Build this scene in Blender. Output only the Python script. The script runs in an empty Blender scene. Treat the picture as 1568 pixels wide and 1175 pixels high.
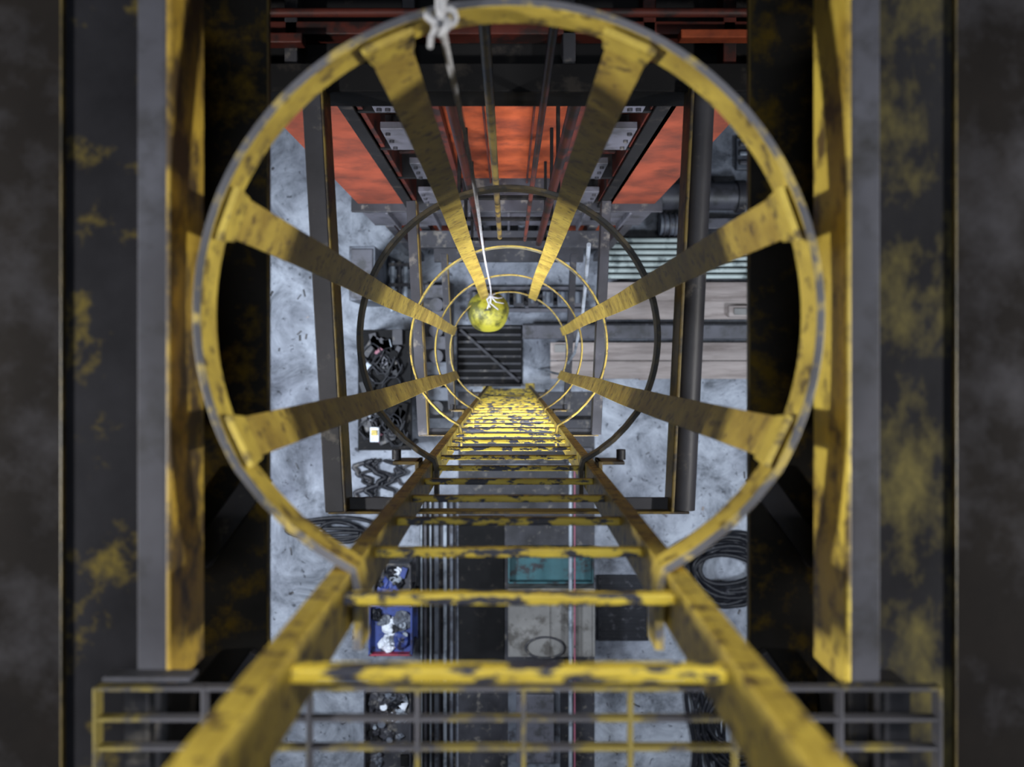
import bpy, math, random
from mathutils import Vector, Matrix
random.seed(7)
H=10.5; F=1344.0; CX=779.0; CY=550.0
def Z(d): return H-d

# ---------------- materials ----------------
def paint(name, base, chip=(0.02,0.02,0.025), amt=0.35, scale=14, rough=0.5, metal=0.0, var=0.35, bump=0.25, grime=None, gscale=3, stretch=(1,1,1), sharp=0.05, spec=0.5):
    m=bpy.data.materials.new(name); m.use_nodes=True
    nt=m.node_tree; N=nt.nodes; L=nt.links
    b=N['Principled BSDF']
    tc=N.new('ShaderNodeTexCoord'); mp=N.new('ShaderNodeMapping'); mp.inputs['Scale'].default_value=stretch
    L.new(tc.outputs['Object'],mp.inputs['Vector'])
    n1=N.new('ShaderNodeTexNoise'); n1.inputs['Scale'].default_value=scale; n1.inputs['Detail'].default_value=9; n1.inputs['Roughness'].default_value=0.65
    L.new(mp.outputs[0],n1.inputs['Vector'])
    r1=N.new('ShaderNodeValToRGB'); c=0.3+0.4*amt
    r1.color_ramp.elements[0].position=max(0,c-sharp); r1.color_ramp.elements[0].color=(1,1,1,1)
    r1.color_ramp.elements[1].position=min(1,c+sharp); r1.color_ramp.elements[1].color=(0,0,0,1)
    L.new(n1.outputs['Fac'],r1.inputs['Fac'])
    n2=N.new('ShaderNodeTexNoise'); n2.inputs['Scale'].default_value=gscale; n2.inputs['Detail'].default_value=6; n2.inputs['Roughness'].default_value=0.6
    L.new(mp.outputs[0],n2.inputs['Vector'])
    r2=N.new('ShaderNodeValToRGB'); r2.color_ramp.elements[0].position=0.35; r2.color_ramp.elements[1].position=0.68
    L.new(n2.outputs['Fac'],r2.inputs['Fac'])
    g=grime if grime else tuple(v*(1-var) for v in base)
    mx=N.new('ShaderNodeMixRGB'); mx.inputs[1].default_value=(*g,1); mx.inputs[2].default_value=(*base,1)
    L.new(r2.outputs[0],mx.inputs[0])
    mx2=N.new('ShaderNodeMixRGB'); mx2.inputs[2].default_value=(*chip,1)
    L.new(mx.outputs[0],mx2.inputs[1]); L.new(r1.outputs[0],mx2.inputs[0])
    L.new(mx2.outputs[0],b.inputs['Base Color'])
    b.inputs['Roughness'].default_value=rough; b.inputs['Metallic'].default_value=metal
    b.inputs['Specular IOR Level'].default_value=spec
    bp=N.new('ShaderNodeBump'); bp.inputs['Strength'].default_value=bump; bp.inputs['Distance'].default_value=0.004
    L.new(n1.outputs['Fac'],bp.inputs['Height']); L.new(bp.outputs[0],b.inputs['Normal'])
    return m
M={}
M['yel']=paint('yellow_paint',(0.58,0.44,0.07),chip=(0.09,0.06,0.02),amt=0.32,scale=26,grime=(0.31,0.22,0.035),gscale=9)
M['yelstrap']=paint('yellow_strap_paint',(0.52,0.385,0.065),chip=(0.11,0.07,0.022),amt=0.28,scale=34,grime=(0.27,0.18,0.03),gscale=9)
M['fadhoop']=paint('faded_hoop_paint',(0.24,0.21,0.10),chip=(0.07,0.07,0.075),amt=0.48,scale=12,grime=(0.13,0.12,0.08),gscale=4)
M['rung']=paint('worn_rung_paint',(0.80,0.62,0.07),chip=(0.025,0.027,0.045),amt=0.46,scale=42,stretch=(0.5,1.3,1),bump=0.5,sharp=0.022,grime=(0.50,0.35,0.03),gscale=12)
M['rail']=paint('rail_paint',(0.60,0.45,0.07),chip=(0.08,0.05,0.02),amt=0.34,scale=34,grime=(0.31,0.22,0.035),gscale=9)
M['scuff']=paint('scuffed_steel',(0.13,0.13,0.15),chip=(0.40,0.30,0.07),amt=0.36,scale=14,rough=0.5,grime=(0.05,0.05,0.06))
M['grate']=paint('grate_steel',(0.075,0.075,0.09),chip=(0.18,0.145,0.04),amt=0.42,scale=9,rough=0.7,grime=(0.035,0.035,0.042),spec=.25)
M['shadehoop']=paint('shaded_hoop_paint',(0.07,0.048,0.016),chip=(0.012,0.011,0.01),amt=0.5,scale=14)  # dark brown puts the second hoop's shade into its colour
DS=dict(rough=.85,spec=.10)
M['deck']=paint('dark_deck_steel',(0.018,0.018,0.022),chip=(0.12,0.09,0.018),amt=0.13,scale=11,grime=(0.007,0.007,0.009),gscale=4,sharp=0.08,**DS)
M['deckr']=paint('dark_deck_rubbed',(0.022,0.022,0.025),chip=(0.12,0.10,0.035),amt=0.31,scale=11,grime=(0.008,0.008,0.010),gscale=4,sharp=0.12,stretch=(1,.6,1),**DS)
M['flange']=paint('rusted_flange_steel',(0.040,0.037,0.034),chip=(0.13,0.085,0.015),amt=0.30,scale=13,grime=(0.018,0.017,0.016),gscale=3,sharp=0.08,**DS)
M['deckb']=paint('rusty_deck_steel',(0.012,0.010,0.009),chip=(0.036,0.035,0.04),amt=0.27,scale=5,grime=(0.006,0.005,0.005),gscale=3,sharp=0.12,**DS)
M['greyst']=paint('grey_steel',(0.070,0.073,0.092),chip=(0.022,0.022,0.024),amt=0.32,scale=9,rough=0.65,grime=(0.04,0.04,0.05),sharp=0.1,spec=.25)
M['dkst']=paint('dark_steel',(0.045,0.045,0.055),chip=(0.12,0.11,0.10),amt=0.22,scale=10,rough=0.5,grime=(0.018,0.018,0.022),spec=.35)
M['black']=paint('black_steel',(0.009,0.009,0.010),chip=(0.025,0.022,0.02),amt=0.2,scale=8,rough=0.7,spec=.12)
M['yedge']=paint('yellow_edge_paint',(0.60,0.46,0.07),chip=(0.08,0.05,0.012),amt=0.38,scale=14,grime=(0.30,0.20,0.025),gscale=5,sharp=0.06,stretch=(1,.7,1))
M['yedge2']=paint('rusted_yellow_edge_paint',(0.50,0.34,0.04),chip=(0.05,0.03,0.01),amt=0.52,scale=13,grime=(0.20,0.12,0.015),gscale=5,sharp=0.06,stretch=(1,.6,1))
M['ythin']=paint('faded_yellow_line',(0.17,0.125,0.03),chip=(0.03,0.024,0.012),amt=0.49,scale=11,grime=(0.08,0.056,0.018),gscale=4,sharp=0.07)
M['ydark']=paint('dirty_yellow',(0.19,0.13,0.022),chip=(0.03,0.022,0.015),amt=0.42,scale=9,grime=(0.08,0.052,0.013))
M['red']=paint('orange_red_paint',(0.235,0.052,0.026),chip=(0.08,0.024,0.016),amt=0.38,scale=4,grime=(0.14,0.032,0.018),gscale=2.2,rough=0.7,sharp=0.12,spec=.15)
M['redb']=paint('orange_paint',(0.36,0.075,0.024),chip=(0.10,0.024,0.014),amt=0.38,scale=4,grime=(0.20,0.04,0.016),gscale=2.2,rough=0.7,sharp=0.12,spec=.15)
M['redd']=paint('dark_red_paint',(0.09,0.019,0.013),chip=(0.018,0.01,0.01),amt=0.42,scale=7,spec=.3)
M['plate']=paint('grey_plate',(0.095,0.095,0.12),chip=(0.035,0.035,0.04),amt=0.34,scale=6,grime=(0.05,0.05,0.06))
M['rope']=paint('rope_fibre',(0.55,0.55,0.58),chip=(0.25,0.25,0.27),amt=0.36,scale=120,rough=0.9)
M['ball']=paint('ball_paint',(0.50,0.46,0.04),chip=(0.09,0.09,0.015),amt=0.48,scale=6,grime=(0.26,0.25,0.025),rough=0.5,sharp=0.05)
M['wood']=paint('pale_wood',(0.38,0.33,0.315),chip=(0.17,0.14,0.13),amt=0.36,scale=4,rough=0.8,grime=(0.24,0.205,0.195),stretch=(0.3,3,1),sharp=.1)
M['mach']=paint('machine_grey',(0.14,0.155,0.19),chip=(0.04,0.04,0.05),amt=0.38,scale=6,grime=(0.06,0.07,0.09))
M['lt']=paint('galvanised',(0.34,0.38,0.44),chip=(0.13,0.15,0.18),amt=0.36,scale=6,rough=0.4,metal=0.2)
M['green']=paint('pale_grey_green_pipe',(0.46,0.53,0.52),chip=(0.14,0.17,0.17),amt=0.28,scale=5,rough=0.4)
M['teal']=paint('teal_paint',(0.03,0.105,0.125),amt=0.3,scale=6)
M['beige']=paint('beige_sheet',(0.20,0.195,0.19),chip=(0.07,0.065,0.06),amt=0.38,scale=4)
M['blue']=paint('blue_plastic',(0.035,0.06,0.24),chip=(.02,.02,.04),amt=0.32,scale=6)
M['redp']=paint('red_plastic',(0.30,0.02,0.05),amt=0.25,scale=6)
M['white']=paint('white_rag',(0.72,0.76,0.84),chip=(0.3,0.32,0.36),amt=0.32,scale=12,rough=0.8)
M['pink']=paint('pink_tool',(0.30,0.09,0.14),amt=0.2)
M['rub']=paint('rubber',(0.010,0.011,0.016),chip=(0.05,0.05,0.06),amt=0.2,rough=0.5,spec=.3)

def floor_mat():
    m=bpy.data.materials.new('stained_concrete'); m.use_nodes=True
    nt=m.node_tree;N=nt.nodes;L=nt.links;b=N['Principled BSDF']
    tc=N.new('ShaderNodeTexCoord')
    def noise(s,d,r=.6,dist=0):
        a=N.new('ShaderNodeTexNoise');a.inputs['Scale'].default_value=s;a.inputs['Detail'].default_value=d;a.inputs['Roughness'].default_value=r;a.inputs['Distortion'].default_value=dist
        L.new(tc.outputs['Object'],a.inputs['Vector']);return a
    def ramp(src,els):
        r=N.new('ShaderNodeValToRGB');e=r.color_ramp.elements
        e[0].position,e[0].color=els[0][0],(*els[0][1],1);e[1].position,e[1].color=els[-1][0],(*els[-1][1],1)
        for p,c in els[1:-1]:
            x=e.new(p);x.color=(*c,1)
        L.new(src,r.inputs['Fac']);return r
    def mul(a,b2):
        mx=N.new('ShaderNodeMixRGB');mx.blend_type='MULTIPLY';mx.inputs[0].default_value=1
        L.new(a,mx.inputs[1]);L.new(b2,mx.inputs[2]);return mx.outputs[0]
    r=ramp(noise(1.9,14,.74,.5).outputs['Fac'],[(.36,(.09,.10,.12)),(.47,(.22,.24,.28)),(.62,(.38,.41,.47))])
    s=ramp(noise(12,5,.65,1.0).outputs['Fac'],[(.33,(.22,.22,.24)),(.39,(1,1,1))])
    q=ramp(noise(.55,5).outputs['Fac'],[(.38,(.42,.42,.45)),(.58,(1,1,1))])
    o=mul(mul(r.outputs[0],s.outputs[0]),q.outputs[0])
    L.new(o,b.inputs['Base Color']);b.inputs['Roughness'].default_value=0.7;b.inputs['Specular IOR Level'].default_value=.3
    return m
M['floor']=floor_mat()

# ---------------- builder ----------------
class B:
    def __init__(s,name,bevel=0.0):
        s.n=name;s.v=[];s.f=[];s.m=[];s.sm=[];s.mats=[];s.bev=bevel
    def mi(s,k):
        if k not in s.mats:s.mats.append(k)
        return s.mats.index(k)
    def add(s,vs,fs,k,smooth=False,ks=None):
        o=len(s.v);s.v+= [tuple(v) for v in vs]
        for i,f in enumerate(fs):
            s.f.append([o+j for j in f]);s.m.append(s.mi(ks[i] if ks else k));s.sm.append(smooth)
    def box(s,x0,x1,y0,y1,z0,z1,k,ks=None):
        x0,x1=sorted((x0,x1));y0,y1=sorted((y0,y1));z0,z1=sorted((z0,z1))
        vs=[(x,y,z) for z in(z0,z1) for y in(y0,y1) for x in(x0,x1)]
        s.add(vs,[(0,2,3,1),(4,5,7,6),(0,1,5,4),(2,6,7,3),(0,4,6,2),(1,3,7,5)],k,ks=ks)
    def beam(s,p0,p1,w,h,k,up=(0,0,1),ks=None):
        p0=Vector(p0);p1=Vector(p1);d=(p1-p0).normalized();u=Vector(up)
        sd=d.cross(u).normalized();u=sd.cross(d).normalized()
        vs=[]
        for p in(p0,p1):
            for a,b in((-1,-1),(1,-1),(1,1),(-1,1)):
                vs.append(p+sd*a*w/2+u*b*h/2)
        s.add(vs,[(0,1,2,3),(7,6,5,4),(0,4,5,1),(1,5,6,2),(2,6,7,3),(3,7,4,0)],k,ks=ks)
    def tube(s,pts,r,k,n=12,closed=False):
        pts=[Vector(p) for p in pts];N=len(pts);prev=None;vs=[]
        for i,p in enumerate(pts):
            if closed:t=(pts[(i+1)%N]-pts[i-1]).normalized()
            else:t=(pts[min(i+1,N-1)]-pts[max(i-1,0)]).normalized()
            if prev is None:
                a=Vector((0,0,1)) if abs(t.z)<0.9 else Vector((1,0,0))
                nrm=t.cross(a).normalized()
            else: nrm=(prev-t*prev.dot(t)).normalized()
            prev=nrm;bn=t.cross(nrm)
            rr=r[i] if isinstance(r,(list,tuple)) else r
            for j in range(n):
                a=2*math.pi*j/n;vs.append(p+(nrm*math.cos(a)+bn*math.sin(a))*rr)
        fs=[]
        for i in range(N if closed else N-1):
            for j in range(n):
                a=i*n+j;b=i*n+(j+1)%n;c=((i+1)%N)*n+(j+1)%n;d=((i+1)%N)*n+j
                fs.append((a,d,c,b))
        s.add(vs,fs,k,True)
        if not closed:
            s.add(vs[:n],[tuple(range(n))],k);s.add(vs[-n:],[tuple(range(n-1,-1,-1))],k)
    def band(s,path,z0,z1,t,k,ktop=None):
        N=len(path);vs=[]
        for i,p in enumerate(path):
            a=Vector(path[max(i-1,0)]);b=Vector(path[min(i+1,N-1)]);d=(b-a).normalized()
            nx,ny=d.y,-d.x
            for q,z in((0,z0),(0,z1),(t,z1),(t,z0)):
                vs.append((p[0]+nx*q,p[1]+ny*q,z))
        fs=[];ks=[]
        for i in range(N-1):
            o=i*4;q=o+4
            for j,(a,b) in enumerate(((0,1),(1,2),(2,3),(3,0))):
                fs.append((o+a,o+b,q+b,q+a));ks.append((ktop or k) if j==1 else k)
        fs+=[(3,2,1,0),(4*N-4,4*N-3,4*N-2,4*N-1)];ks+=[k,k]
        s.add(vs,fs,k,ks=ks)
    def lump(s,c,r,k,jit=0.3,sq=(1,1,1),n=8,m=6):
        vs=[];fs=[]
        for i in range(m+1):
            th=math.pi*i/m
            for j in range(n):
                ph=2*math.pi*j/n;rr=r*(1+random.uniform(-jit,jit)) if 0<i<m else r
                vs.append((c[0]+sq[0]*rr*math.sin(th)*math.cos(ph),c[1]+sq[1]*rr*math.sin(th)*math.sin(ph),c[2]+sq[2]*rr*math.cos(th)))
        for i in range(m):
            for j in range(n):fs.append((i*n+j,(i+1)*n+j,(i+1)*n+(j+1)%n,i*n+(j+1)%n))
        s.add(vs,fs,k,jit<0.1)
    def done(s,parent=None):
        me=bpy.data.meshes.new(s.n);me.from_pydata(s.v,[],s.f)
        for k in s.mats:me.materials.append(M[k])
        for i,p in enumerate(me.polygons):p.material_index=s.m[i];p.use_smooth=s.sm[i]
        me.update();o=bpy.data.objects.new(s.n,me);bpy.context.collection.objects.link(o)
        if s.bev>0:
            md=o.modifiers.new('bevel','BEVEL');md.width=s.bev;md.segments=2;md.limit_method='ANGLE';md.angle_limit=math.radians(50)
        if parent:o.parent=parent
        return o
def empty(n):
    e=bpy.data.objects.new(n,None);bpy.context.collection.objects.link(e);return e

# ---------------- ladder ----------------
lad=empty('fixed_ladder')
b=B('rails',0.002)
for s in(-1,1):
    b.box(s*.235,s*.243,-.318,-.400,0,Z(.25),'rail')
    b.box(s*.243,s*.268,-.318,-.326,0,Z(.25),'rail')
    b.box(s*.243,s*.268,-.392,-.400,0,Z(.25),'rail')
    b.box(s*.20,s*.31,-.29,-.43,0,.012,'rail')
b.done(lad)
b=B('rungs',0.003)
for i in range(0,32):
    d=.96+.3*(i-1)
    if Z(d)<0.1:break
    b.beam((-.236,-.343,Z(d)),(.236,-.343,Z(d)),.016,.026,'rung')
b.done(lad)
b=B('splice_plates',0.002)
for d in(2.62,5.22,7.8):
    for s in(-1,1):
        b.box(s*.262,s*.274,-.30,-.44,Z(d+.06),Z(d-.06),'ydark')
        b.box(s*.262,s*.34,-.30,-.31,Z(d+.05),Z(d-.05),'ydark')
        b.tube([(s*.335,-.30,Z(d)),(s*.335,-.27,Z(d))],.014,'dkst',8)
b.done(lad)

# ---------------- cage ----------------
cage=empty('ladder_safety_cage')
R=.456;CYC=.068
def hooppath(R=R):
    pts=[(.217,-.432),(.217,-.345),(.226,-.310)]
    a0=math.radians(-30);n=72
    e=(R*math.cos(a0),CYC+R*math.sin(a0))
    st=pts[-1]
    for t in(.25,.5,.75):
        pts.append((st[0]+(e[0]-st[0])*t+.010*math.sin(math.pi*t),st[1]+(e[1]-st[1])*t-.010*math.sin(math.pi*t)))
    for i in range(n+1):
        a=a0+(math.pi-2*a0)*i/n
        pts.append((R*math.cos(a),CYC+R*math.sin(a)))
    left=[(-x,y) for x,y in pts[:6]][::-1]
    return pts+left
hp=hooppath()
for i,d in enumerate((1.3,2.7,4.1,5.5,6.9)):
    h=.070 if i==0 else .055
    b=B('hoop_%d'%(i+1),0.0015)
    k='yel' if i==0 else('shadehoop' if i==1 else 'fadhoop')
    b.band(hp,Z(d+h),Z(d),.013 if i<2 else .009,k,'scuff' if i==0 else ('shadehoop' if i==1 else 'yelstrap'))
    b.done(cage)
for i,a in enumerate((114,160.4,205.5,66,19.6,-25.5)):
    b=B('strap_%d'%(i+1),0.001)
    a=math.radians(a);c=Vector((math.cos(a),math.sin(a),0));t=Vector((-c.y,c.x,0))
    p=Vector((0,CYC,0))+c*(R-.0045)
    ds=[1.305+j*(6.95-1.305)/40 for j in range(41)]
    vs=[]
    for d in ds:
        bow=.007*math.sin(2*math.pi*(d-1.3)/1.4+i)
        tw=.003*math.sin(d*2.1+i)
        for q,w in((0,-1),(0,1),(-.007,1),(-.007,-1)):
            vs.append(p+c*(q+min(bow,0)*.8)+t*(w*.0335+tw)+Vector((0,0,Z(d))))
    fs=[(3,2,1,0),(160,161,162,163)]
    for j in range(40):
        o=j*4
        for x,y in((0,1),(1,2),(2,3),(3,0)):fs.append((o+x,o+y,o+4+y,o+4+x))
    b.add(vs,fs,'yelstrap')
    q=p+c*(-.010)
    vs=[]
    for d,w in((1.302,.042),(1.36,.036)):
        for u in(.006,-.004):
            for ww in(-w,w):vs.append(q+c*u+t*ww+Vector((0,0,Z(d))))
    b.add(vs,[(0,1,3,2),(4,6,7,5),(0,2,6,4),(1,5,7,3),(2,3,7,6),(0,4,5,1)],'yel')
    b.done(cage)

# ---------------- rope and ball ----------------
rope=empty('hanging_rope')
b=B('line')
pts=[(-.100,.536,Z(1.33)),(-.101,.544,Z(1.30)),(-.102,.538,Z(1.282)),(-.102,.515,Z(1.28)),(-.1,.500,Z(1.30))]
for j in range(1,50):
    d=1.30+j*(6.62-1.30)/49;u=j/49
    pts.append((-.1-.035*u*u+.004*math.sin(9*u),.494+.004*math.sin(7*u)-.02*u,Z(d)))
b.tube(pts,.0055,'rope',10)
b.done(rope)
b=B('knot')
kp=[]
for j in range(60):
    t=2*math.pi*j/60
    kp.append((-.1+.0075*(math.sin(t)+2*math.sin(2*t)),.502+.0065*(math.cos(t)-2*math.cos(2*t)),Z(1.30)-.009*math.sin(3*t)))
b.tube(kp,.0055,'rope',10,True)
b.tube([(-.105,.49,Z(1.29)),(-.115,.478,Z(1.30)),(-.118,.470,Z(1.32))],.0045,'rope',8)
b.tube([(-.1,.50,Z(1.29)),(-.094,.525,Z(1.275)),(-.093,.544,Z(1.285)),(-.093,.545,Z(1.34)),(-.097,.51,Z(1.345)),(-.1,.49,Z(1.32))],.005,'rope',8)
b.done(rope)
ball=empty('hanging_marker_ball')
bx,by,bz=-.165,.38,Z(7.0)
b=B('sphere')
vs=[];fs=[];n=40;m=24
for i in range(m+1):
    th=math.pi*i/m
    for j in range(n):
        ph=2*math.pi*j/n;rr=.165*(1+.02*math.sin(5*ph)*math.sin(th)**3+.015*math.sin(9*th))
        vs.append((bx+rr*math.sin(th)*math.cos(ph),by+rr*math.sin(th)*math.sin(ph),bz+rr*1.05*math.cos(th)))
for i in range(m):
    for j in range(n):fs.append((i*n+j,(i+1)*n+j,(i+1)*n+(j+1)%n,i*n+(j+1)%n))
b.add(vs,fs,'ball',True)
b.done(ball)
b=B('eye_and_lashing')
b.tube([(bx,by,bz+.15),(bx,by,bz+.19)],.022,'ball',16)
b.tube([(bx+.02*math.cos(t/20*2*math.pi),by,bz+.20+.02*math.sin(t/20*2*math.pi)) for t in range(20)],.005,'dkst',8,True)
b.tube([(-.135,.474,Z(6.62)),(-.14,.45,bz+.30),(bx,by+.01,bz+.22)],.006,'rope',8)
for k in range(6):
    a=k*1.1;b.tube([(-.135,.474,Z(6.62)),(-.125+.04*math.cos(a),.46+.04*math.sin(a),Z(6.63)),(-.10+.06*math.cos(a+.6),.44+.06*math.sin(a+.6),Z(6.75))],.006,'rope',6)
b.done(ball)

# ---------------- deck beams ----------------
for s in(-1,1):
    p=empty('platform_edge_beam')
    ye='yedge' if s>0 else 'yedge2'
    b=B('kerb_angle',0.003)
    b.box(s*.510,s*.516,-.50,1.2,Z(1.47),Z(1.33),ye)
    b.box(s*.510,s*.518,-.50,1.2,Z(1.33),Z(1.326),ye)
    b.box(s*.514,s*.562,-.50,1.2,Z(1.335),Z(1.328),'greyst')
    b.done(p)
    b=B('top_flange',0.004)
    b.box(s*.540,s*.700,-1.3,1.2,Z(1.40),Z(1.385),'deck' if s<0 else 'deckr')
    b.box(s*.700,s*.704,-1.3,1.2,Z(1.41),Z(1.376),'ythin')
    b.box(s*.704,s*.95,-1.3,1.2,Z(1.43),Z(1.392),'deckb')
    b.done(p)
    b=B('web_and_bottom_flange',0.004)
    b.box(s*.65,s*.665,-1.3,1.2,Z(1.85),Z(1.40),'black')
    b.box(s*.510,s*.76,-1.3,1.2,Z(1.865),Z(1.85),'flange')
    b.box(s*.506,s*.51,-1.3,1.2,Z(1.868),Z(1.848),'ydark')
    for y in(-.24,-.62):
        b.beam((s*.515,y,Z(1.83)),(s*.645,y-.18,Z(1.83)),.05,.03,'dkst')
    b.done(p)

g=B('landing_grate',0.002)
zg=Z(1.29)
for y in(-.487,-.532,-.575,-.62,-.665,-.71):
    g.box(-.612,.638,y-.003,y+.003,zg-.022,zg,'grate')
for x in(-.609,-.45,-.295,-.135,.022,.18,.335,.49,.635):
    g.box(x-.003,x+.003,-.713,-.484,zg-.024,zg+.001,'grate')
g.box(-.60,-.47,-.478,-.470,zg-.04,zg-.005,'greyst')
for x in(-.56,.585):
    g.box(x-.02,x+.02,-.71,-.49,zg-.105,zg-.03,'dkst')
g.done()

# ---------------- support frames ----------------
def frame(d,full=True):
    p=empty('ladder_support_frame')
    b=B('side_members',0.003)
    k='dkst'
    tl=.80 if full else .93
    a=(-.575,tl,Z(d));c=(-.505,-.445,Z(d))
    b.beam(a,c,.055,.11,k)
    b.beam((a[0]+.031,a[1],a[2]),(c[0]+.031,c[1],c[2]),.008,.11,'ydark')
    a=(.575,tl,Z(d));c=(.515,-.445,Z(d))
    if full:
        b.tube([a,c],.036,k,20)
        b.beam((a[0]-.040,a[1],a[2]),(c[0]-.040,c[1],c[2]),.010,.11,'ydark')
    else:
        b.beam(a,c,.055,.11,k)
    b.done(p)
    b=B('cross_member',0.003)
    b.box(-.53,.53,-.455,-.447,Z(d+.03),Z(d-.03),'ydark')
    b.box(-.50,-.276,-.447,-.41,Z(d+.008),Z(d),'dkst')
    b.box(.276,.50,-.447,-.41,Z(d+.008),Z(d),'dkst')
    b.done(p)
frame(2.6);frame(5.2,False);frame(7.8,False)

# ---------------- orange structure ----------------
st=empty('orange_machine_frame')
b=B('panel',0.004)
Yw=1.2
b.box(-1.165,-.72,Yw,Yw+.02,Z(6.78),Z(2.75),'red')
b.box(.70,1.13,Yw,Yw+.02,Z(6.78),Z(2.75),'red')
b.box(-.80,.80,Yw+.20,Yw+.22,Z(6.9),Z(2.75),'redb')
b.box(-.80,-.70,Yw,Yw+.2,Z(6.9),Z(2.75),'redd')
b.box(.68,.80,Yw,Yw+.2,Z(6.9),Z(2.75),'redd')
b.done(st)
b=B('columns',0.004)
for x,k in((-.76,'black'),(.72,'black')):
    b.box(x-.035,x+.035,Yw-.03,Yw-.015,Z(7.4),Z(2.75),k)
    b.box(x-.007,x+.007,Yw-.015,Yw+.2,Z(7.4),Z(2.75),k)
for x in(-.38,.38):
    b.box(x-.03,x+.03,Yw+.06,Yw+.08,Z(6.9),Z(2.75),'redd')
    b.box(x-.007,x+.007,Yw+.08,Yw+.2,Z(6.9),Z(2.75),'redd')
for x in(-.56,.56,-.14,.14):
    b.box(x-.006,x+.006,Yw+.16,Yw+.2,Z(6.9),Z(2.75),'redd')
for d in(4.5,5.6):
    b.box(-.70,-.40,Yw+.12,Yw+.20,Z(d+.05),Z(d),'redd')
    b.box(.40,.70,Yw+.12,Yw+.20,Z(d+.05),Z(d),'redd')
b.done(st)
b=B('gusset_plates',0.004)
for s in(-1,1):
    for d,w in((3.75,.10),(4.5,.22),(5.3,.16),(6.2,.2)):
        x0=.44 if d>4 else .54
        b.box(s*x0,s*(x0+w),Yw-.02,Yw+.02,Z(d+.45),Z(d),'plate')
        for i in range(2):
            for j in range(3):
                x=s*(x0+.03+i*(w-.06));z=Z(d+.08+j*.15)
                b.tube([(x,Yw-.02,z),(x,Yw-.035,z)],.014,'dkst',6)
        b.box(s*x0,s*.74,Yw-.01,Yw+.19,Z(d+.5),Z(d+.47),'black')
b.done(st)
b=B('lower_girder',0.004)
b.box(-1.18,1.15,Yw-.02,Yw+.25,Z(7.75),Z(6.8),'plate')
b.box(-1.22,1.19,Yw-.06,Yw+.25,Z(6.83),Z(6.79),'dkst')
for x in(-.95,-.6,-.3,0,.3,.6,.95):
    b.box(x-.01,x+.01,Yw-.07,Yw-.02,Z(7.72),Z(6.83),'plate')
b.box(-1.1,-.50,Yw+.05,Yw+.2,Z(9.6),Z(7.9),'redb')
b.box(.55,1.1,Yw+.05,Yw+.2,Z(9.6),Z(7.9),'redb')
b.box(-.50,.55,Yw+.1,Yw+.2,0,Z(7.75),'black')
for x in(-1.05,-.75,-.45,.45,.75,1.05):
    b.box(x-.04,x+.04,Yw-.03,Yw+.05,0,Z(7.75),'dkst')
for x in(-.35,-.2,-.05,.12,.3):
    b.tube([(x,Yw+.02,0),(x,Yw+.02,Z(7.0))],.035,random.choice(['dkst','black','mach']),12)
b.box(-.9,.9,1.0,1.15,Z(7.95),Z(7.85),'dkst')
b.box(-.75,.75,.98,1.15,Z(8.9),Z(8.8),'dkst')
b.done(st)
b=B('upper_deck',0.004)
b.box(-1.3,1.3,.86,2.6,Z(2.75),Z(2.71),'black')
b.box(-1.0,1.3,.80,.86,Z(2.78),Z(2.60),'black')
b.box(-1.0,1.3,.79,.875,Z(2.60),Z(2.592),'black')
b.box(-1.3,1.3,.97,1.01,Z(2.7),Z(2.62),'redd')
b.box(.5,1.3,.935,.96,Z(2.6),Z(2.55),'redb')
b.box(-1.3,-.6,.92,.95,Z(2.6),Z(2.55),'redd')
b.tube([(-1.3,.995,Z(2.52)),(1.3,.995,Z(2.52))],.013,'redd')
for x in(-.65,-.3,.18,.42,.66):
    b.box(x-.02,x+.02,.86,1.6,Z(2.7),Z(2.62),'dkst' if x<.3 else 'redd')
b.done(st)
b=B('service_pipes')
b.tube([(-.055,.75,Z(1.8)),(-.055,.75,Z(5.4))],.014,'ydark',14)
b.tube([(.103,.76,Z(1.8)),(.103,.76,Z(5.6))],.011,'redd',12)
b.tube([(-.19,.83,Z(2.8)),(-.19,.83,Z(6.3))],.018,'redd',12)
b.tube([(.215,.83,Z(2.8)),(.215,.83,Z(6.3))],.022,'redd',12)
b.done(st)
b=B('pipe_brackets',0.003)
for d in(4.6,5.3,6.2):
    b.box(-.27,.27,.84,.86,Z(d+.04),Z(d),'black')
    b.box(-.27,-.25,.84,1.4,Z(d+.04),Z(d),'black');b.box(.25,.27,.84,1.4,Z(d+.04),Z(d),'black')
b.done(st)
b=B('feed_cable');b.tube([(.42,.60,Z(4.6)),(.46,.50,Z(5.2)),(.52,.30,Z(6.2)),(.54,.05,Z(7.2)),(.50,-.15,Z(8.5)),(.35,-.12,Z(10.45))],.012,'lt',10);b.done()

# ---------------- floor ----------------
b=B('floor');b.box(-9,9,-9,9,-.2,0,'floor');b.done()
def fx(px):return (px-CX)/128.
def fy(py):return (CY-py)/128.
b=B('pipe_stack')
for i in range(7):
    y=fy(373+i*9);b.tube([(fx(925),y,.30),(fx(1240),y,.30)],.027,'green',14)
for x in(1.35,2.9):b.box(x-.05,x+.05,fy(430),fy(366),0,.265,'rub')
b.box(fx(922),fx(1240),fy(430),fy(368),.2,.25,'rub')
b.done()
b=B('timber_plank',0.006)
for i in range(2):b.box(fx(925),fx(1240),fy(462-i*28),fy(490-i*28)-.0,.10,.16,'wood')
for x in(1.35,2.9):b.box(x-.05,x+.05,fy(490),fy(436),0,.10,'wood')
b.done()
b=B('timber_plank',0.006)
for i in range(2):b.box(fx(842),fx(1240),fy(553-i*28),fy(580-i*28),.10,.16,'wood')
for x in(.65,1.6,2.9):b.box(x-.05,x+.05,fy(582),fy(532),0,.10,'wood')
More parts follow.
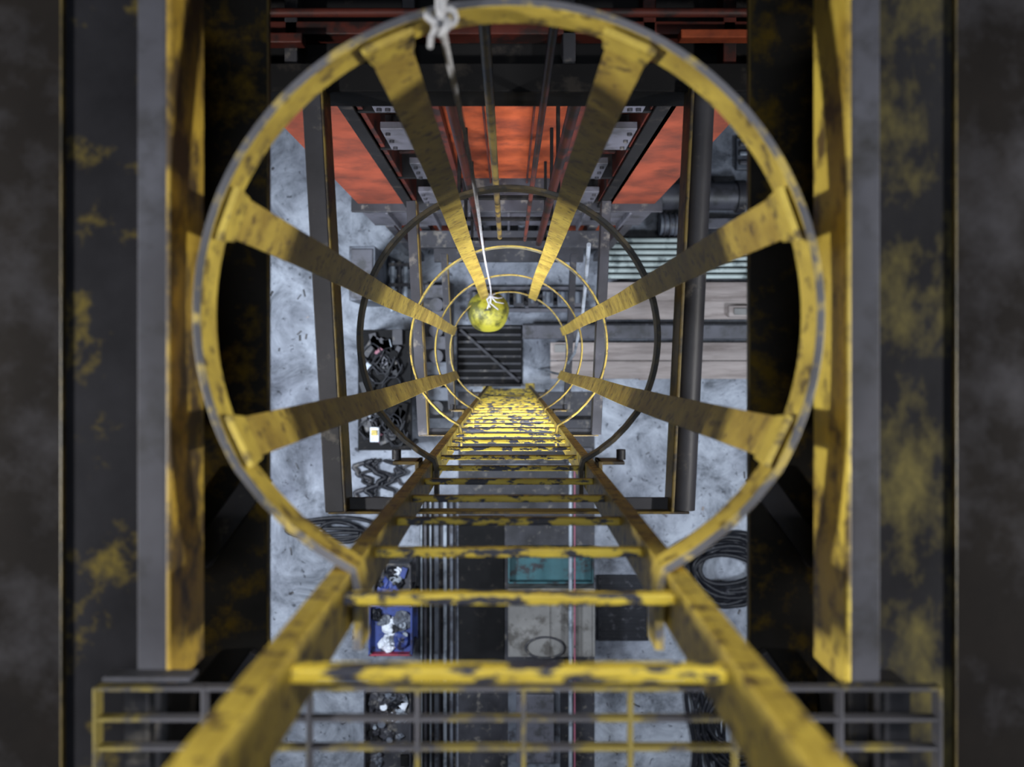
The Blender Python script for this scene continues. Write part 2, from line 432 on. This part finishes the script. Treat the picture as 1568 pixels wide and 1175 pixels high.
b.box(fx(848),fx(866),fy(540),fy(528),.16,.2,'beige')
b.done()
b=B('wooden_block',0.01);b.box(fx(1108),fx(1142),fy(487),fy(470),.163,.26,'wood');b.box(fx(1115),fx(1135),fy(484),fy(474),.26,.29,'beige');b.done()
b=B('steel_girder',0.006)
y=fy(508)
b.box(fx(800),fx(1240),y-.09,y+.09,.18,.20,'plate');b.box(fx(800),fx(1240),y-.01,y+.01,.02,.18,'plate');b.box(fx(800),fx(1240),y-.09,y+.09,0,.02,'plate')
b.box(fx(800),fx(1240),y+.065,y+.09,.2,.22,'rub')
b.done()
b=B('hydraulic_cylinder')
b.tube([(fx(985),fy(306),.2),(fx(1130),fy(306),.2)],.16,'plate',24)
b.tube([(fx(1130),fy(306),.2),(fx(1240),fy(306),.2)],.09,'lt',20)
b.tube([(fx(1120),fy(306),.2),(fx(1132),fy(306),.2)],.19,'dkst',24)
b.box(fx(1020),fx(1035),fy(322),fy(290),0,.2,'dkst');b.box(fx(1200),fx(1215),fy(315),fy(297),0,.2,'dkst')
b.done()
b=B('gear_motor',0.01)
b.tube([(fx(1005),fy(348),.22),(fx(1060),fy(348),.22)],.13,'mach',20)
for i in range(6):b.tube([(fx(1010+i*8),fy(348),.22),(fx(1012+i*8),fy(348),.22)],.15,'plate',20)
b.box(fx(1060),fx(1240),fy(354),fy(338),0,.2,'plate');b.box(fx(1005),fx(1060),fy(356),fy(340),0,.08,'dkst')
b.done()
b=B('carriage_base',0.01)
b.box(fx(1125),fx(1240),fy(262),fy(215),0,.10,'mach')
for i in range(3):b.box(fx(1128),fx(1240),fy(228+i*14),fy(222+i*14),.10,.15,random.choice(['plate','mach','lt']))
b.done()
b=B('drain_grate',0.003)
b.box(fx(700),fx(800),fy(588),fy(498),0,.02,'black')
for i in range(9):
    y=fy(500+i*11);b.box(fx(702),fx(798),y-.03,y,.02,.05,'dkst')
b.beam((fx(705),fy(505),.06),(fx(795),fy(585),.06),.03,.03,'dkst')
b.done()
b=B('guide_rail_track',0.004)
for x,w,k in((646,3,'lt'),(652,4,'plate'),(660,2.5,'lt'),(669,6,'mach'),(682,5,'lt'),(692,4,'mach')):
    b.box(fx(x)-w/256,fx(x)+w/256,fy(1240),fy(765),0,.08,k)
b.box(fx(643),fx(698),fy(1240),fy(765),0,.03,'dkst')
b.done()
b=B('floor_shade_plate',0.004)  # dark sheets added in place of the structure's shadow on the floor
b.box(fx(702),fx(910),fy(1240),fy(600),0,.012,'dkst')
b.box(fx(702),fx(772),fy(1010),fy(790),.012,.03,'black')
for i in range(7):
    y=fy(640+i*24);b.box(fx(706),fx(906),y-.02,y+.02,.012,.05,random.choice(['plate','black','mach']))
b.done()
b=B('conduit_pipe')
b.tube([(fx(868),fy(1240),.62),(fx(868),fy(700),.62)],.022,'lt',10)
b.tube([(fx(874),fy(1240),.62),(fx(874),fy(700),.62)],.010,'pink',10)
for y in(700,1005,1200):b.box(fx(862),fx(880),fy(y)-.03,fy(y)+.03,.0,.6,'dkst')
b.done()
b=B('sheet_metal_cabinet',0.01)
b.box(fx(778),fx(905),fy(985),fy(885),.02,.50,'beige')
for i in range(2):b.box(fx(780)+i*.48,fx(780)+.46+i*.48,fy(983),fy(887),.50,.515,'beige')
b.tube([(fx(832)+.22*math.cos(t/24*2*math.pi),fy(970)+.12*math.sin(t/24*2*math.pi),.53) for t in range(24)],.012,'dkst',8,True)
b.done()
b=B('teal_parts_bin',0.008)
x0,x1,y0,y1=fx(778),fx(905),fy(884),fy(835)
b.box(x0,x1,y0,y1,.02,.2,'teal')
for a in((x0,x1,y0,y0+.02),(x0,x1,y1-.02,y1),(x0,x0+.02,y0,y1),(x1-.02,x1,y0,y1)):b.box(*a,.2,.32,'teal')
b.done()
b=B('machine_base',0.01)
b.box(fx(778),fx(855),fy(1160),fy(1020),.02,.35,'mach')
b.box(fx(790),fx(845),fy(1140),fy(1040),.35,.5,'plate')
b.done()
b=B('rubber_mat',0.01)
b.box(fx(915),fx(992),fy(980),fy(880),0,.05,'rub')
for i in range(9):b.box(fx(918),fx(989),fy(972-i*11),fy(976-i*11),.05,.058,'rub')
b.done()
def coil(name,cx,cy,rx,ry,n,r,k='rub',z=.03):
    b=B(name)
    pts=[]
    ph=random.uniform(0,6)
    for i in range(n*24):
        t=2*math.pi*i/24;q=i/(n*24)
        pts.append((cx+(rx*(1-.45*q+.14*math.sin(i*.13+ph))+.05*math.sin(i*.21))*math.cos(t),cy+(ry*(1-.45*q+.16*math.sin(i*.11+ph))+.05*math.cos(i*.17))*math.sin(t),z+r+.12*q+.02*math.sin(i*.4)))
    b.tube(pts,r,k,8);b.done()
coil('cable_coil',fx(1110),fy(868),.66,.40,14,.03)
coil('cable_coil',fx(512),fy(812),.5,.12,4,.022)
coil('cable_coil',fx(1130),fy(1100),.45,.6,8,.025)
b=B('floor_hose')
for k in range(7):
    ph=random.uniform(0,6);x=fx(556+k*10)
    b.tube([(x+.10*math.sin(t*.35+ph)+.03*math.sin(t*1.1+k),fy(704)-t*.018,.04+.02*(k%3)) for t in range(30)],random.uniform(.015,.03),'rub' if k%3 else 'dkst',8)
b.done()
b=B('floor_hose')
for k in range(6):
    x=fx(1056+k*7);b.tube([(x+.05*math.sin(t*.5+k),fy(930+t*14),.04) for t in range(24)],.024,'rub',8)
b.done()
b=B('floor_debris')
for i in range(46):
    x=random.choice([random.uniform(fx(412),fx(540)),random.uniform(fx(940),fx(1160))]);y=random.uniform(fy(1160),fy(600)) if x>0 else random.uniform(fy(1160),fy(230))
    a=random.uniform(0,3.1);l=random.uniform(.01,.05)
    b.beam((x-l*math.cos(a),y-l*math.sin(a),.006),(x+l*math.cos(a),y+l*math.sin(a),.006),random.uniform(.008,.03),.012,random.choice(['rub','dkst','dkst','wood','plate']))
b.done()
def tray(name,x0,x1,y0,y1,k,rim,h=.75,n=30,dark=False,front=None):
    p=empty(name)
    b=B('tray',0.006)
    b.box(x0,x1,y0,y1,h-.12,h-.10,k)
    for j,a in enumerate(((x0,x1,y0,y0+.02),(x0,x1,y1-.02,y1),(x0,x0+.02,y0,y1),(x1-.02,x1,y0,y1))):b.box(*a,h-.1,h,front if (front and j==0) else rim)
    b.box(x0,x1,y0,y1,.15,.17,k)
    for x in(x0+.02,x1-.02):
        for y in(y0+.02,y1-.02):
            b.box(x-.015,x+.015,y-.015,y+.015,.06,h,'dkst')
            b.tube([(x-.015,y,.05),(x+.015,y,.05)],.05,'rub',14)
    b.done(p)
    b=B('tray_contents',0.003)
    cols=['white','white','lt','dkst','rub','blue','mach','rub'] if not dark else ['white','lt','dkst','rub','mach','black','dkst','mach','rub']
    for i in range(n):
        x=random.uniform(x0+.08,x1-.08);y=random.uniform(y0+.08,y1-.08);z=h-.08
        q=random.random();kk=random.choice(cols)
        if q<.5:b.lump((x,y,z),random.uniform(.05,.10),kk,.3,sq=(random.uniform(.6,1.3),random.uniform(.6,1.3),.6),n=12,m=8)
        elif q<.8:
            a=random.uniform(0,3.1);l=random.uniform(.06,.14);b.beam((x-l*math.cos(a)*.4,y-l*math.sin(a)*.6,z),(x+l*math.cos(a)*.4,y+l*math.sin(a)*.6,z),random.uniform(.03,.10),.04,kk)
        else:b.tube([(x,y,z-.02),(x,y,z+.04)],random.uniform(.02,.045),kk,12)
    b.done(p)
def ts(px,h=.7):return (px-CX)*(10.5-h)/F
def tsy(py,h=.7):return (CY-py)*(10.5-h)/F
tray('tool_trolley',ts(565),ts(632),tsy(1003),tsy(925),'blue','blue',front='redp',n=18)
tray('tool_trolley',ts(572),ts(630),tsy(915),tsy(862),'dkst','dkst',n=13)
tray('parts_trolley',ts(558),ts(630),tsy(1185),tsy(1055),'dkst','dkst',dark=True,n=34)
wb=empty('cluttered_workbench')
b=B('bench',0.008)
x0,x1,y0,y1=ts(548,.8),ts(630,.8),tsy(690,.8),tsy(505,.8)
b.box(x0,x1,y0,y1,.76,.80,'black')
for x in(x0+.03,x1-.03):
    for y in(y0+.03,(y0+y1)/2,y1-.03):b.box(x-.025,x+.025,y-.025,y+.025,0,.76,'dkst')
b.box(x0+.05,x1-.05,y0+.05,y1-.05,.25,.28,'dkst')
b.done(wb)
b=B('bench_clutter',0.004)
for i in range(46):
    x=random.uniform(x0+.08,x1-.08);y=random.uniform(y0+.08,y1-.08);z=.83
    kk=random.choice(['rub','rub','rub','black','black','dkst','dkst','dkst','mach','plate','pink','lt','black'])
    q=random.random();a=random.uniform(0,3.1);l=random.uniform(.06,.22)
    if kk in('lt','white','pink'):l*=.5
    if q<.65:b.beam((x-l*math.cos(a)*.4,y-l*math.sin(a)*.8,z),(x+l*math.cos(a)*.4,y+l*math.sin(a)*.8,z),random.uniform(.03,.12),.05,kk)
    elif q<.75:b.tube([(x,y,.8),(x,y,.8+random.uniform(.04,.1))],random.uniform(.025,.05),kk,14)
    else:
        b.tube([(x+.09*math.cos(t*.6)*(1+t*.02),y+.12*math.sin(t*.6+.4*math.sin(t)),.82+t*.003) for t in range(22)],.010,'rub',8)
b.box(ts(572),ts(585),tsy(674),tsy(652),.8,.95,'white');b.box(ts(574),ts(583),tsy(664),tsy(656),.95,.97,'yel')
b.done(wb)
b=B('electrical_cabinet',0.01)
b.box(fx(560),fx(596),fy(470),fy(395),0,1.1,'mach')
b.box(fx(563),fx(593),fy(466),fy(399),1.1,1.12,'plate')
for i in range(3):b.tube([(fx(568+i*10),fy(445),1.12),(fx(568+i*10),fy(445),1.2)],.03,'lt',12)
b.done()
b=B('pipe_manifold')
for i,x in enumerate((606,616,625)):
    b.tube([(fx(x),fy(480),.3),(fx(x),fy(405),.3)],.03,'lt' if i!=1 else 'dkst',12)
for y in(410,440,470):b.box(fx(601),fx(630),fy(y)-.02,fy(y)+.02,0,.34,'dkst')
b.done()
b=B('pump_skid',0.01)
b.box(fx(650),fx(695),fy(640),fy(435),0,.12,'dkst')
for i in range(5):
    b.box(fx(655),fx(690),fy(460+i*38),fy(440+i*38),.12,.35,random.choice(['mach','plate','dkst']))
    b.tube([(fx(672),fy(470+i*38),.12),(fx(672),fy(470+i*38),.4)],.08,'plate',16)
b.done()
b=B('pallet_of_fittings',0.006)
for i in range(4):b.box(fx(715),fx(900),fy(446+i*11),fy(440+i*11),.08,.11,'plate')
for i in range(3):b.box(fx(718+i*86),fx(724+i*86),fy(480),fy(438),0,.08,'plate')
for i in range(8):
    x=fx(728+i*22);y=fy(460);k=random.choice(['plate','mach','dkst'])
    b.box(x-.06,x+.06,y-.09,y+.09,.11,.22,k);b.tube([(x,y-.05,.24),(x,y+.08,.24)],.035,'mach',10)
b.done()

# ---------------- lights ----------------
def area(n,loc,tgt,size,power,col=(1,1,1),sy=None,spread=None):
    l=bpy.data.lights.new(n,'AREA');l.energy=power;l.color=col;l.size=size
    if sy:l.shape='RECTANGLE';l.size_y=sy
    if spread:l.spread=math.radians(spread)
    o=bpy.data.objects.new(n,l);bpy.context.collection.objects.link(o);o.location=loc
    o.rotation_euler=(Vector(tgt)-Vector(loc)).to_track_quat('-Z','Y').to_euler();return o
def spot(n,loc,tgt,ang,power,col,blend=.15,r=.05):
    l=bpy.data.lights.new(n,'SPOT');l.energy=power;l.color=col;l.spot_size=math.radians(ang);l.spot_blend=blend;l.shadow_soft_size=r
    o=bpy.data.objects.new(n,l);bpy.context.collection.objects.link(o);o.location=loc
    o.rotation_euler=(Vector(tgt)-Vector(loc)).to_track_quat('-Z','Y').to_euler();return o
cool=(0.82,0.90,1.0);warm=(1,.98,.94)
area('upper_lamp_left',(-2.3,-.30,Z(.50)),(.4,.1,Z(1.5)),.16,84,warm)
area('upper_lamp_right',(2.3,-.30,Z(.50)),(-.4,.1,Z(1.5)),.16,74,warm)
a=math.radians(48);spot('rung_fill_spot',(0,.9,Z(-.4)),(0,.9-math.sin(a),Z(-.4)-math.cos(a)),34,140,warm,blend=.2)  # unseen spot, added to brighten the upper rungs
area('overhead_fill',(0,.3,Z(-3.2)),(0,0,0),2.0,70,cool)  # weak fill added from above so upward faces show
area('lower_lamp_left',(-1.7,-2.0,Z(2.6)),(.2,.5,Z(5.8)),.35,38,cool,spread=95)
area('lower_lamp_right',(1.7,-2.0,Z(2.6)),(-.2,.5,Z(5.8)),.35,38,cool,spread=95)
area('lower_lamp_front',(0,.70,Z(2.9)),(0,-.38,Z(4.9)),.15,2.0,cool,spread=60)
area('hall_lamp_left',(-4.5,-1,Z(3.6)),(-2.8,-.5,0),1.2,430,cool,spread=120)
area('hall_lamp_right',(5.0,-2,Z(4.0)),(2.6,-1,0),1.2,170,cool,spread=120)
area('hall_lamp_back',(0,-4.5,Z(3.0)),(0,1.2,Z(5.5)),1.2,75,(.97,.96,1),spread=50)
w=bpy.data.worlds.new('hall_ambient');bpy.context.scene.world=w;w.use_nodes=True
w.node_tree.nodes['Background'].inputs[0].default_value=(.55,.65,.85,1)
w.node_tree.nodes['Background'].inputs[1].default_value=.018

cam=bpy.data.cameras.new('camera');co=bpy.data.objects.new('camera',cam);bpy.context.collection.objects.link(co)
co.location=(0,0,H);co.rotation_euler=(0,0,0)
cam.sensor_width=36;cam.lens=F/1568*36;cam.shift_y=-37.5/1568;cam.shift_x=5/1568
cam.clip_start=.05
cam.dof.use_dof=True;cam.dof.focus_distance=3.6;cam.dof.aperture_fstop=2.4
bpy.context.scene.camera=co
bpy.context.scene.view_settings.view_transform='Standard'
bpy.context.scene.view_settings.exposure=-.08
